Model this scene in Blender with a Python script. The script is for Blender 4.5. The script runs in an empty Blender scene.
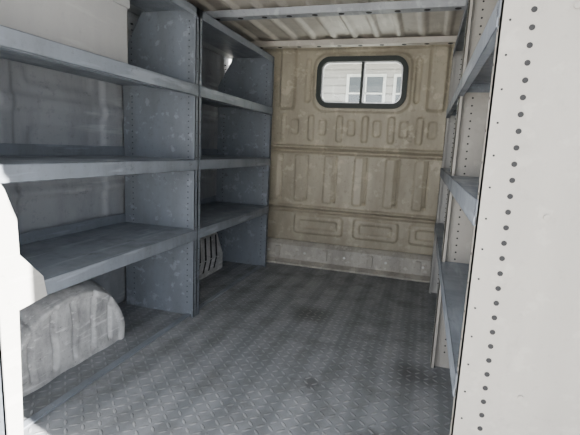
import bpy, bmesh, math, random
import numpy as np
from mathutils import Matrix, Vector
random.seed(4)
scene=bpy.context.scene

# ------------------------------------------------------------------ node helpers
class NT:
    def __init__(s,mat):
        mat.use_nodes=True; s.t=mat.node_tree; s.n=s.t.nodes; s.b=s.n['Principled BSDF']
    def new(s,k,**kw):
        n=s.n.new(k)
        for a,v in kw.items(): setattr(n,a,v)
        return n
    def link(s,a,b): s.t.links.new(a,b)
    def m(s,op,a,b=None,c=None,clamp=False):
        n=s.n.new('ShaderNodeMath'); n.operation=op; n.use_clamp=clamp
        for i,v in enumerate((a,b,c)):
            if v is None: continue
            if isinstance(v,(int,float)): n.inputs[i].default_value=v
            else: s.link(v,n.inputs[i])
        return n.outputs[0]
    def coord(s):
        return s.new('ShaderNodeTexCoord').outputs['Object']
    def noise(s,vec,scale,detail=5,rough=.6,stretch=None):
        if stretch:
            mp=s.new('ShaderNodeMapping'); mp.inputs['Scale'].default_value=stretch; s.link(vec,mp.inputs['Vector']); vec=mp.outputs[0]
        n=s.new('ShaderNodeTexNoise'); n.inputs['Scale'].default_value=scale; n.inputs['Detail'].default_value=detail
        n.inputs['Roughness'].default_value=rough; s.link(vec,n.inputs['Vector']); return n.outputs['Fac']
    def ramp(s,f,a,b):
        n=s.new('ShaderNodeMapRange'); n.inputs['From Min'].default_value=a; n.inputs['From Max'].default_value=b; n.clamp=True
        s.link(f,n.inputs['Value']); return n.outputs[0]
    def mix(s,f,a,b):
        n=s.new('ShaderNodeMix'); n.data_type='RGBA'
        if isinstance(f,(int,float)): n.inputs['Factor'].default_value=f
        else: s.link(f,n.inputs['Factor'])
        for k,v in (('A',a),('B',b)):
            i=[q for q in n.inputs if q.name==k and q.type=='RGBA'][0]
            if isinstance(v,tuple): i.default_value=(*v,1)
            else: s.link(v,i)
        return [o for o in n.outputs if o.type=='RGBA'][0]
    def bump(s,h,st,dist=.002):
        n=s.new('ShaderNodeBump'); n.inputs['Strength'].default_value=st; n.inputs['Distance'].default_value=dist
        s.link(h,n.inputs['Height']); s.link(n.outputs[0],s.b.inputs['Normal'])

def painted(name,col,dirt,rough=.45,amount=.5,metal=0.0,scale=6,streak=(1,1,.3),zgrime=None,scr=.5,fine=.0):
    m=bpy.data.materials.new(name); t=NT(m); c=t.coord()
    n1=t.ramp(t.noise(c,scale,6,.65,streak),.42,.68)
    n2=t.ramp(t.noise(c,scale*9,4,.7),.56,.74)
    n3=t.ramp(t.noise(c,scale*4,3,.6,(1,.12,1)),.58,.66)
    n4=t.ramp(t.noise(c,scale*2.2,8,.8,(1,.6,1)),.60,.66)
    x=t.mix(t.m('MULTIPLY',n1,amount),col,dirt)
    x=t.mix(t.m('MULTIPLY',n2,amount*.6),x,tuple(v*.75 for v in dirt))
    light=tuple(min(1,v*1.5+.05) for v in col)
    x=t.mix(t.m('MULTIPLY',n3,scr*.7),x,light)
    x=t.mix(t.m('MULTIPLY',n4,scr),x,tuple(v*.6 for v in dirt))
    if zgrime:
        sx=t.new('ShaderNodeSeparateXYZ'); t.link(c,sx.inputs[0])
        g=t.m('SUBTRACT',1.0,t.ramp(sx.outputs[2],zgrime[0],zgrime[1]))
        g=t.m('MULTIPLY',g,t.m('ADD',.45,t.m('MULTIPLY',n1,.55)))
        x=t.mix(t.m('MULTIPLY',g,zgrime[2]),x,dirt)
    t.link(x,t.b.inputs['Base Color'])
    r=t.m('ADD',t.m('MULTIPLY',n1,.2),rough); t.link(r,t.b.inputs['Roughness'])
    t.b.inputs['Metallic'].default_value=metal
    t.bump(t.noise(c,40,3),.15)
    return m
def plain(name,col,rough=.5,metal=0):
    m=bpy.data.materials.new(name); t=NT(m); c=t.coord()
    n=t.ramp(t.noise(c,30,3),.35,.7)
    t.link(t.mix(n,col,tuple(v*.85 for v in col)),t.b.inputs['Base Color'])
    t.b.inputs['Roughness'].default_value=rough; t.b.inputs['Metallic'].default_value=metal
    return m
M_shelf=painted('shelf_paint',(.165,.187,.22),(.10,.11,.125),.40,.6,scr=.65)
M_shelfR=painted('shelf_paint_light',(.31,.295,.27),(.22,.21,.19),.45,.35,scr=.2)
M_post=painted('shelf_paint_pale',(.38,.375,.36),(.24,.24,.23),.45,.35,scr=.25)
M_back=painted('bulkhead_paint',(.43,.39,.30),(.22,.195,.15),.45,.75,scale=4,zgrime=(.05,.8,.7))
M_side=painted('body_paint',(.31,.33,.36),(.17,.18,.20),.45,.75,scale=4)
M_roof=painted('roof_paint',(.50,.47,.42),(.30,.28,.26),.45,.5,scale=4)
M_arch=painted('arch_paint',(.50,.505,.51),(.20,.20,.205),.6,.85,scale=13,streak=(1,1,.7),scr=.7)
M_sill=painted('sill_paint',(.38,.36,.32),(.17,.16,.14),.5,.8,scale=6)
M_hole=plain('hole_dark',(.015,.015,.017),.8)
M_holeL=plain('hole_grey',(.06,.065,.075),.8)
M_rubber=plain('rubber',(.012,.02,.017),.55)
M_alu=plain('aluminium',(.55,.56,.57),.35,.8)
M_bolt=plain('bolt_zinc',(.55,.55,.53),.35,.4)
M_box=painted('box_grey',(.33,.335,.34),(.25,.255,.26),.6,.3,scr=.2)

def floor_mat():
    m=bpy.data.materials.new('tread_plate'); t=NT(m); c=t.coord()
    sx=t.new('ShaderNodeSeparateXYZ'); t.link(c,sx.inputs[0])
    P=.030
    X=t.m('DIVIDE',sx.outputs[0],P); Y=t.m('DIVIDE',sx.outputs[1],P)
    fx=t.m('FLOOR',X); fy=t.m('FLOOR',Y)
    px=t.m('SUBTRACT',t.m('SUBTRACT',X,fx),.5); py=t.m('SUBTRACT',t.m('SUBTRACT',Y,fy),.5)
    par=t.m('FLOORED_MODULO',t.m('ADD',fx,fy),2.0)
    s=t.m('SUBTRACT',t.m('MULTIPLY',par,2.0),1.0)
    spy=t.m('MULTIPLY',s,py)
    a=t.m('DIVIDE',t.m('ADD',px,spy),.62); b=t.m('DIVIDE',t.m('SUBTRACT',px,spy),.2)
    d=t.m('SQRT',t.m('ADD',t.m('MULTIPLY',a,a),t.m('MULTIPLY',b,b)))
    msk=t.m('SUBTRACT',1.0,t.ramp(d,.55,1.1))
    wear=t.ramp(t.noise(c,2.2,6,.7,(1,.5,1)),.36,.66)
    dirt=t.ramp(t.noise(c,7,7,.75),.46,.66)
    spots=t.ramp(t.noise(c,3.3,6,.78),.60,.68)
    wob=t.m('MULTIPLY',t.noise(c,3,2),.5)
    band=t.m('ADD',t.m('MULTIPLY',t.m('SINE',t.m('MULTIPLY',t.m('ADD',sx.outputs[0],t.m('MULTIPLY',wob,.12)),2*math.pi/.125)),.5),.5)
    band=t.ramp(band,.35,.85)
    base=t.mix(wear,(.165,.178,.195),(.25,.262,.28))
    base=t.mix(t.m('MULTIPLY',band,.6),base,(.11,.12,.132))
    base=t.mix(t.m('MULTIPLY',dirt,.55),base,(.09,.09,.09))
    base=t.mix(t.m('MULTIPLY',spots,.6),base,(.06,.06,.06))
    for cx,cy,rad in ((-.04,1.08,.09),(.03,1.50,.12),(-.45,1.9,.12),(-.30,1.3,.05)):
        dx=t.m('SUBTRACT',sx.outputs[0],cx); dy=t.m('SUBTRACT',sx.outputs[1],cy)
        q=t.m('SQRT',t.m('ADD',t.m('MULTIPLY',dx,dx),t.m('MULTIPLY',dy,dy)))
        q=t.m('ADD',q,t.m('MULTIPLY',t.m('SUBTRACT',t.noise(c,14,5,.7),.5),.25))
        q=t.m('SUBTRACT',1.0,t.ramp(q,rad*.3,rad))
        base=t.mix(t.m('MULTIPLY',q,.7),base,(.035,.035,.037))
    top=t.mix(dirt,(.35,.36,.37),(.18,.185,.19))
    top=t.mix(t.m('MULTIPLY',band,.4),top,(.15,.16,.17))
    x=t.mix(t.m('MULTIPLY',msk,.6),base,top)
    t.link(x,t.b.inputs['Base Color'])
    t.b.inputs['Metallic'].default_value=.1
    t.link(t.m('ADD',t.m('MULTIPLY',dirt,.2),.48),t.b.inputs['Roughness'])
    t.bump(msk,.8,.0025)
    return m
M_floor=floor_mat()

# ------------------------------------------------------------------ mesh helpers
def obj(name,verts,faces,mats,fm=None,smooth=False,parent=None):
    me=bpy.data.meshes.new(name); me.from_pydata([tuple(v) for v in verts],[],faces)
    for m in (mats if isinstance(mats,(list,tuple)) else [mats]): me.materials.append(m)
    if fm is not None: me.polygons.foreach_set('material_index',fm)
    if smooth: me.polygons.foreach_set('use_smooth',[True]*len(me.polygons))
    me.update(); o=bpy.data.objects.new(name,me); bpy.context.collection.objects.link(o)
    if parent: o.parent=parent
    return o
class B:
    """mesh accumulator"""
    def __init__(s): s.v=[];s.f=[];s.m=[]
    def box(s,x0,x1,y0,y1,z0,z1,mi=0):
        x0,x1=sorted((x0,x1));y0,y1=sorted((y0,y1));z0,z1=sorted((z0,z1))
        k=len(s.v); s.v+=[(x0,y0,z0),(x1,y0,z0),(x1,y1,z0),(x0,y1,z0),(x0,y0,z1),(x1,y0,z1),(x1,y1,z1),(x0,y1,z1)]
        for q in ((0,3,2,1),(4,5,6,7),(0,1,5,4),(1,2,6,5),(2,3,7,6),(3,0,4,7)): s.f.append(tuple(k+i for i in q)); s.m.append(mi)
    def disc(s,c,axis,r,t,mi=1,n=12):
        c=Vector(c); a=Vector(axis).normalized(); u=a.orthogonal().normalized(); w=a.cross(u); k=len(s.v)
        for h in (0,t):
            for i in range(n):
                g=2*math.pi*i/n; s.v.append(tuple(c+a*h+u*r*math.cos(g)+w*r*math.sin(g)))
        s.f.append(tuple(k+n+i for i in range(n))); s.m.append(mi)
        for i in range(n):
            j=(i+1)%n; s.f.append((k+i,k+j,k+n+j,k+n+i)); s.m.append(mi)
    def prism(s,prof,axis,a0,a1,mi=0):
        k=len(s.v); n=len(prof)
        for a in (a0,a1):
            for p in prof: s.v.append((a,p[0],p[1]) if axis=='x' else (p[0],a,p[1]))
        s.f.append(tuple(k+i for i in range(n))[::-1]); s.m.append(mi)
        s.f.append(tuple(k+n+i for i in range(n))); s.m.append(mi)
        for i in range(n):
            j=(i+1)%n; s.f.append((k+i,k+j,k+n+j,k+n+i)); s.m.append(mi)
    def make(s,name,mats,parent=None,bevel=0):
        o=obj(name,s.v,s.f,mats,s.m,parent=parent)
        if bevel:
            b=o.modifiers.new('b','BEVEL'); b.width=bevel; b.segments=2; b.limit_method='ANGLE'
        return o
def empty(name,loc=(0,0,0)):
    e=bpy.data.objects.new(name,None); bpy.context.collection.objects.link(e); e.location=loc; return e

def ss(x,a,b):
    t=np.clip((x-a)/(b-a),0,1); return t*t*(3-2*t)
def rbox(X,Z,x0,x1,z0,z1,r,e):
    cx,cz=(x0+x1)/2,(z0+z1)/2; hx,hz=(x1-x0)/2-r,(z1-z0)/2-r
    dx=np.abs(X-cx)-hx; dz=np.abs(Z-cz)-hz
    d=np.sqrt(np.maximum(dx,0)**2+np.maximum(dz,0)**2)+np.minimum(np.maximum(dx,dz),0)-r
    return 1-ss(d,-e,0)
def field(name,U,V,fn,place,mat,skip=None):
    UU,VV=np.meshgrid(U,V); Hh=fn(UU,VV); P=np.stack(place(UU,VV,Hh),-1).reshape(-1,3)
    nu,nv=len(U),len(V); F=[]
    for j in range(nv-1):
        for i in range(nu-1):
            if skip is not None and skip((U[i]+U[i+1])/2,(V[j]+V[j+1])/2): continue
            k=j*nu+i; F.append((k,k+1,k+nu+1,k+nu))
    return obj(name,P.tolist(),F,mat,smooth=True)

XW0,XW1=-1.33,.49     # van side walls
D=2.80                # bulkhead
YR=.42                # rear opening
ZT=1.44
# ------------------------------------------------------------------ floor
b=B(); b.box(XW0-.02,XW1+.02,YR-.05,D+.1,-.04,0)
floor=b.make('floor',[M_floor])
# ------------------------------------------------------------------ bulkhead (back wall)
WX0,WX1,WZ0,WZ1,WR=-.700,-.158,1.060,1.350,.07
def hb(X,Z):
    h=np.zeros_like(X)
    for cx in (-.98,-.80,-.60,-.40,-.20,-.02,.16):
        h+= .008*rbox(X,Z,cx-.04,cx+.03,.42,.745,.02,.012)
        h-= .020*rbox(X,Z,cx+.038,cx+.054,.43,.74,.006,.007)
        h-= .012*rbox(X,Z,cx+.02,cx+.054,.43,.455,.006,.007)
    for cx in (-.93,-.74,-.55,-.385,-.22,-.05,.12):
        h+= .012*rbox(X,Z,cx-.024,cx+.024,.83,1.005,.02,.012)
        h-= .010*rbox(X,Z,cx+.045,cx+.105,.87,.98,.02,.012)
    for z0,z1 in ((.778,.805),(.375,.40)):
        h+= .024*rbox(X,Z,-1.4,.6,z0,z1,.01,.010)
    h-= .034*rbox(X,Z,-1.4,.6,.752,.777,.005,.006)
    h-= .034*rbox(X,Z,-1.4,.6,.349,.374,.005,.006)
    for a,c in ((-.83,-.48),(-.42,-.12),(-.06,.22)):
        h+= .012*rbox(X,Z,a,c,.20,.34,.03,.014)
        h-= .012*rbox(X,Z,a+.04,c-.04,.235,.305,.02,.010)
    for a,c in ((-.97,-.85),(-.03,.09)):
        h+= .03*rbox(X,Z,a,c,1.03,1.5,.03,.02)
    for a,c in ((-.80,-.755),(-.105,-.065)):
        h-= .016*rbox(X,Z,a,c,1.08,1.36,.02,.012)
    h+= .012*rbox(X,Z,WX0-.045,WX1+.045,WZ0-.045,WZ1+.045,.09,.02)
    h+= .02*rbox(X,Z,-1.4,.6,1.405,1.5,.01,.012)
    return h
U=np.linspace(XW0,XW1,340); V=np.linspace(0,ZT+.02,280)
def inwin(x,z):
    dx=max(abs(x-(WX0+WX1)/2)-((WX1-WX0)/2-WR),0); dz=max(abs(z-(WZ0+WZ1)/2)-((WZ1-WZ0)/2-WR),0)
    return math.hypot(dx,dz)<WR-.004
field('wall_back',U,V,hb,lambda u,v,h:(u,D-h,v),M_back,inwin)

def rr_pts(x0,x1,z0,z1,r,n=8):
    P=[]
    for cx,cz,a0 in ((x1-r,z1-r,0),(x0+r,z1-r,90),(x0+r,z0+r,180),(x1-r,z0+r,270)):
        for i in range(n+1):
            a=math.radians(a0+90*i/n); P.append((cx+r*math.cos(a),cz+r*math.sin(a)))
    return P
def ring(bb,outer,inner,y0,y1,mi):
    k=len(bb.v); n=len(outer)
    for pts,y in ((outer,y1),(outer,y0),(inner,y0),(inner,y1)):
        for p in pts: bb.v.append((p[0],y,p[1]))
    for L in range(4):
        a=k+L*n; c=k+((L+1)%4)*n
        for i in range(n):
            j=(i+1)%n; bb.f.append((a+i,a+j,c+j,c+i)); bb.m.append(mi)
win=empty('window_1')
bb=B()
o_=.012
ring(bb,rr_pts(WX0-o_,WX1+o_,WZ0-o_,WZ1+o_,WR+o_),rr_pts(WX0+.018,WX1-.018,WZ0+.018,WZ1-.018,WR-.018),D-.034,D+.01,0)
ring(bb,rr_pts(WX0+.018,WX1-.018,WZ0+.018,WZ1-.018,WR-.018),rr_pts(WX0+.026,WX1-.026,WZ0+.026,WZ1-.026,WR-.026),D-.018,D+.005,1)
mx=(WX0+WX1)/2+.01
bb.box(mx-.012,mx+.004,D-.022,D+.004,WZ0+.02,WZ1-.02,0)
bb.box(mx+.004,mx+.011,D-.018,D+.004,WZ0+.02,WZ1-.02,1)
bb.make('frame',[M_rubber,M_alu],win)
gm=bpy.data.materials.new('glass'); gt=NT(gm)
tr=gt.new('ShaderNodeBsdfTransparent'); tr.inputs[0].default_value=(.78,.84,.82,1)
gl=gt.new('ShaderNodeBsdfGlossy'); gl.inputs['Roughness'].default_value=.03
mxs=gt.new('ShaderNodeMixShader'); mxs.inputs[0].default_value=.06; gt.link(tr.outputs[0],mxs.inputs[1]); gt.link(gl.outputs[0],mxs.inputs[2])
gt.link(mxs.outputs[0],[n for n in gt.n if n.type=='OUTPUT_MATERIAL'][0].inputs[0])
gp=rr_pts(WX0+.02,WX1-.02,WZ0+.02,WZ1-.02,WR-.02)
obj('glass',[(p[0],D-.004,p[1]) for p in gp],[tuple(range(len(gp)))],gm,parent=win)

# sill flange at the foot of the bulkhead
b=B()
b.prism([(D-.12,.0),(D-.12,.012),(D-.075,.03),(D-.06,.125),(D-.03,.15),(D-.005,.15),(D-.005,0)],'x',XW0+.01,XW1-.01)
for x in (-.98,-.72,-.45,-.18,.05):
    b.disc((x,D-.068,.08),(0,-1,.15),.008,.006,2)
for x in (-.93,-.60,-.30,0.0):
    b.box(x,x+.035,D-.082,D-.058,.045,.115,0)
b.make('trim_1',[M_sill,M_hole,M_bolt],bevel=.006)

# ------------------------------------------------------------------ side walls
def hs(Y,Z):
    h=np.zeros_like(Y)
    for a,c in ((.5,.62),(1.06,1.14),(1.55,1.70),(2.1,2.2),(2.62,2.72)):
        h+= .014*rbox(Y,Z,a,c,.0,1.5,.02,.02)
    for z0,z1 in ((.55,.60),(.86,.93),(1.10,1.16)):
        h+= .012*rbox(Y,Z,.3,3,z0,z1,.02,.02)
    for a,c in ((.68,1.02),(1.18,1.52),(1.74,2.06),(2.24,2.58)):
        h-= .01*rbox(Y,Z,a,c,.62,.83,.05,.03)
        h-= .01*rbox(Y,Z,a,c,.95,1.08,.04,.03)
    return h
Us=np.linspace(YR,D,260); Vs=np.linspace(0,ZT+.02,160)
field('wall_left',Us,Vs,hs,lambda u,v,h:(XW0-.02+h+.0*v,u,v),M_side)
field('wall_right',Us,Vs,hs,lambda u,v,h:(XW1+.02-h,u,v),M_side)
# ------------------------------------------------------------------ ceiling (lengthwise corrugations)
def hc(X,Y):
    h=np.zeros_like(X)
    for cx in np.arange(-1.1,.3,.125):
        h+= .014*rbox(X,Y,cx,cx+.055,.3,3,.02,.02)
    return h
field('ceiling',np.linspace(XW0-.02,XW1+.02,300),np.linspace(YR,D,40),hc,lambda u,v,h:(u,v,ZT+.0-h),M_roof)
for i,y in enumerate((1.35,2.0,2.60)):
    b=B()
    b.prism([(y,ZT-.016),(y+.012,ZT-.045),(y+.07,ZT-.045),(y+.082,ZT-.016)],'x',-1.12,.28)
    for k in range(11): b.disc((-1.05+k*.125,y+.041,ZT-.045),(0,0,-1),.014,.001,1)
    b.make('roof_bow' if i==0 else 'roof_bow.%03d'%i,[M_roof if i!=1 else M_side,M_hole],bevel=.004)
for nm,x0,x1 in (('cant_rail',XW0,XW0+.19),('cant_rail.001',XW1-.19,XW1)):
    b=B(); b.box(x0,x1,YR+.01,D-.04,ZT-.085,ZT-.018,0)
    for k in range(18):
        b.disc(((x1 if x1<0 else x0)-.0,.6+k*.12,ZT-.05),(1 if x1<0 else -1,0,0),.016,.001,1)
        b.disc(((x0+x1)/2,.6+k*.12,ZT-.085),(0,0,-1),.018,.001,1)
    b.make(nm,[M_side,M_hole],bevel=.01)

# ------------------------------------------------------------------ shelving
XL,XR=-.937,.089
ZS=(.405,.712,1.022)
def unit(name,side,y0,y1,mats,zs=ZS,top=1.325,zbase=.0,hole=None,bolt=None,glare_plate=False):
    root=empty(name)
    matp,mats_=mats
    hole=hole or M_hole; bolt=bolt or M_bolt
    xf=XL if side<0 else XR
    dep=.375; xb=xf+side*dep; s=side
    t=.003; fl=.024
    for pn,yp,inn in (('end_panel_1',y0,1),('end_panel_2',y1,-1)):
        b=B()
        prof=[(xf,zbase),(xb,zbase),(xb,1.15),(xb-s*.10,top),(xf,top)]
        b.prism(prof,'y',yp,yp+inn*t)
        b.box(xf,xf+s*t,yp,yp+inn*fl,zbase,top)
        b.box(xf,xf+s*.012,yp+inn*fl,yp+inn*(fl-t),zbase,top)
        z=zbase+.06
        no=-inn; k=0
        while z<top-.03:
            b.disc((xf+s*.045,yp,z),(0,no,0),.0045,.0006,1,10)
            b.disc((xf+s*.045,yp+inn*t,z),(0,inn,0),.0032,.0006,1,10)
            if k%2==0: b.disc((xf+s*.014,yp,z+.012),(0,no,0),.0018,.0006,1,8)
            b.disc((xb-s*.045,yp,z),(0,no,0),.0042,.0006,1,10)
            b.disc((xb-s*.045,yp+inn*t,z),(0,inn,0),.0032,.0006,1,10)
            if k%2==0: b.disc((xf,yp+inn*fl*.5,z),(-s,0,0),.0024,.0006,1,8)
            z+=.0254; k+=1
        for zz in zs:
            b.disc((xf,yp+inn*fl*.5,zz-.02),(-s,0,0),.0055,.004,2,10)
            b.disc((xf+s*.07,yp+inn*t,zz-.02),(0,inn,0),.006,.004,2,10)
            b.disc((xf+s*.10,yp,zz-.02),(0,no,0),.0045,.003,0,10)
        if glare_plate and inn==1:
            b.prism([(y0,.70),(y0+.03,.655),(y0+.058,.58),(y0+.06,.49),(y0+.125,.418),(y0+.135,.362),(y0+.05,.35),(y0+.042,0),(y0,0)],'x',xf+.0045,xf+.008,3)  # added pale plate, outline shaped like the blown-out sun glare on the post
        b.make(pn,[matp,hole,bolt,M_post],root)
    for i,zz in enumerate(zs):
        b=B(); a0,a1=y0+.005,y1-.005; L=.045
        xf2=xf-s*.004
        b.box(xf2,xb,a0,a1,zz-t,zz)
        b.box(xf2,xf2+s*t,a0,a1,zz-L,zz)
        b.box(xf2,xf2+s*.018,a0,a1,zz-L,zz-L+t)
        b.box(xb,xb-s*t,a0,a1,zz-.002,zz+.04)
        b.box(xf+s*.17,xf+s*.20,a0+.004,a1-.004,zz-.018,zz-t)
        for yy in (a0,a1-t): b.box(xf2,xb,yy,yy+t,zz-.03,zz)
        b.make('shelf_%d'%(i+1),[mats_],root,bevel=.0012)
    b=B()
    b.box(xf,xf+s*.25,y0+.004,y1-.004,top-t,top); b.box(xf,xf+s*t,y0+.004,y1-.004,top-.035,top)
    b.make('top_rail',[mats_],root)
    return root
unit('shelving_unit',-1,.72,1.660,(M_shelf,M_shelf),hole=M_holeL,bolt=M_shelf,glare_plate=True)
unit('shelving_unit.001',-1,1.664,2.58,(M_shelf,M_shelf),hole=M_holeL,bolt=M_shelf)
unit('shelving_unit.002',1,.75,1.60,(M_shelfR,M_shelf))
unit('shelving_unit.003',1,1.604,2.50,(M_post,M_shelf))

# ------------------------------------------------------------------ wheel arch + inner rib plate
def ha(Y,Z):
    cy,hw,ht=1.10,.345,.352
    q=(np.abs((Y-cy)/hw)**2.4+np.abs(Z/ht)**2.4)**(1/2.4)
    base=1-ss(q,.72,1.0)
    g=np.zeros_like(Y)
    for k in np.arange(.84,1.4,.085):
        g+= .013*rbox(Y,Z,k,k+.026,.02,.25,.010,.011)
    g-= .012*(1-ss(np.abs(q-.70),.02,.045))
    return .235*base-g*base+.005*np.sin(Y*31+Z*9)*np.sin(Z*35+Y*11)*base
field('wheel_arch',np.linspace(.755,1.445,160),np.linspace(0,.353,95),ha,lambda u,v,h:(XW0+.004+h,u,v),M_arch)
b=B()
b.prism([(XW0+.01,.0),(XW0+.15,.0),(XW0+.15,.10),(XW0+.11,.22),(XW0+.05,.30),(XW0+.01,.30)],'y',1.70,2.42,0)
for k in range(10):
    y=1.71+k*.068
    k0=len(b.v)
    for (yy,f) in ((y,.0),(y+.022,.0),(y+.082,1.),(y+.062,1.)):
        x=XW0+.15-.04*f+.0015; z=.10+.12*f; b.v.append((x,yy,z))
    b.f.append((k0,k0+1,k0+2,k0+3)); b.m.append(1)
    k0=len(b.v)
    for (yy,zz) in ((y-.03,.03),(y-.01,.03),(y+.02,.095),(y+.0,.095)): b.v.append((XW0+.1512,max(yy,1.701),zz))
    b.f.append((k0,k0+1,k0+2,k0+3)); b.m.append(1)
b.make('body_inner_sill',[M_arch,M_hole],bevel=.0)
b=B(); b.box(-.985,-.960,.5,2.66,.0,.006,0)
for k in range(14): b.disc((-.9725,.6+k*.15,.006),(0,0,1),.005,.002,0)
b.make('trim_2',[M_shelf,M_hole],bevel=.002)
root=empty('storage_box')
b=B(); t=.004
x0,x1,y0,y1,z0,z1=-1.29,-1.03,.80,1.33,1.024,1.26
b.box(x0,x1,y0,y0+t,z0,z1);b.box(x0,x1,y1-t,y1,z0,z1);b.box(x0,x0+t,y0,y1,z0,z1);b.box(x1-t,x1,y0,y1,z0,z1);b.box(x0,x1,y0,y1,z0,z0+t)
b.make('body',[M_box],root)
b=B(); b.box(x0-.005,x1+.006,y0-.006,y1+.006,z1-.03,z1+.006); b.make('lid',[M_box],root,bevel=.004)

# ------------------------------------------------------------------ outside
M_gr=painted('concrete',(.30,.295,.28),(.22,.215,.20),.9,.4,scale=1)
b=B(); b.box(-25,25,-25,30,-.75,-.70); b.make('ground',[M_gr])
M_wall=painted('stucco',(.36,.345,.33),(.28,.27,.26),.9,.3,scale=1)
M_trimw=painted('white_trim',(.6,.6,.58),(.5,.5,.48),.7,.3,scale=1)
M_pane=plain('pane_dark',(.09,.10,.11),.2)
root=empty('house')
b=B(); b.box(-9,7,12,13,-.7,3.6)
for k in range(20): b.box(-9,7,11.975,12.0,-.6+k*.21,-.6+k*.21+.17)
b.make('facade',[M_wall],root)
b=B()
for x in (-5.6,-3.9,-2.15,-.9,1.5): 
    b.box(x,x+.9,11.93,11.96,1.9,2.75,0); b.box(x-.08,x+.98,11.95,11.97,1.82,2.83,1); b.box(x+.43,x+.47,11.91,11.93,1.9,2.75,1); b.box(x,x+.9,11.91,11.93,2.3,2.34,1)
b.make('windows',[M_pane,M_trimw],root)
b=B(); b.prism([(11.4,3.0),(13.6,3.6),(13.6,3.8),(12.6,4.4),(11.4,3.15)],'x',-9.4,7.4); b.make('roof',[M_trimw],root)

# ------------------------------------------------------------------ light
w=bpy.data.worlds.new('World'); scene.world=w; w.use_nodes=True
bg=w.node_tree.nodes['Background']; bg.inputs[0].default_value=(.92,.95,1.0,1); bg.inputs[1].default_value=4.3
sun=bpy.data.lights.new('sun','SUN'); sun.energy=95; sun.angle=.01; sun.color=(1,.96,.9)
so=bpy.data.objects.new('sun',sun); bpy.context.collection.objects.link(so)
so.rotation_euler=Vector((-1,.27,-.6)).to_track_quat('-Z','Y').to_euler()
pl=bpy.data.lights.new('rear_portal','AREA'); pl.shape='RECTANGLE'; pl.size=XW1-XW0; pl.size_y=ZT
pl.cycles.is_portal=True
po=bpy.data.objects.new('rear_portal',pl); bpy.context.collection.objects.link(po)
po.location=((XW0+XW1)/2,YR-.02,ZT/2); po.rotation_euler=(math.radians(90),0,0)

# ------------------------------------------------------------------ camera
yaw,pit,rol,f=.297,.161,.047,427.3
fw=Vector((-math.sin(yaw)*math.cos(pit),math.cos(yaw)*math.cos(pit),-math.sin(pit)))
r=Vector((math.cos(yaw),math.sin(yaw),0)); u=r.cross(fw)
r2=r*math.cos(rol)+u*math.sin(rol); u2=-r*math.sin(rol)+u*math.cos(rol)
cam=bpy.data.cameras.new('camera'); cam.lens=36*f/580; cam.sensor_width=36; cam.clip_start=.02
co=bpy.data.objects.new('camera',cam); bpy.context.collection.objects.link(co)
co.matrix_world=Matrix(((r2.x,u2.x,-fw.x,0),(r2.y,u2.y,-fw.y,0),(r2.z,u2.z,-fw.z,.78),(0,0,0,1)))
scene.camera=co
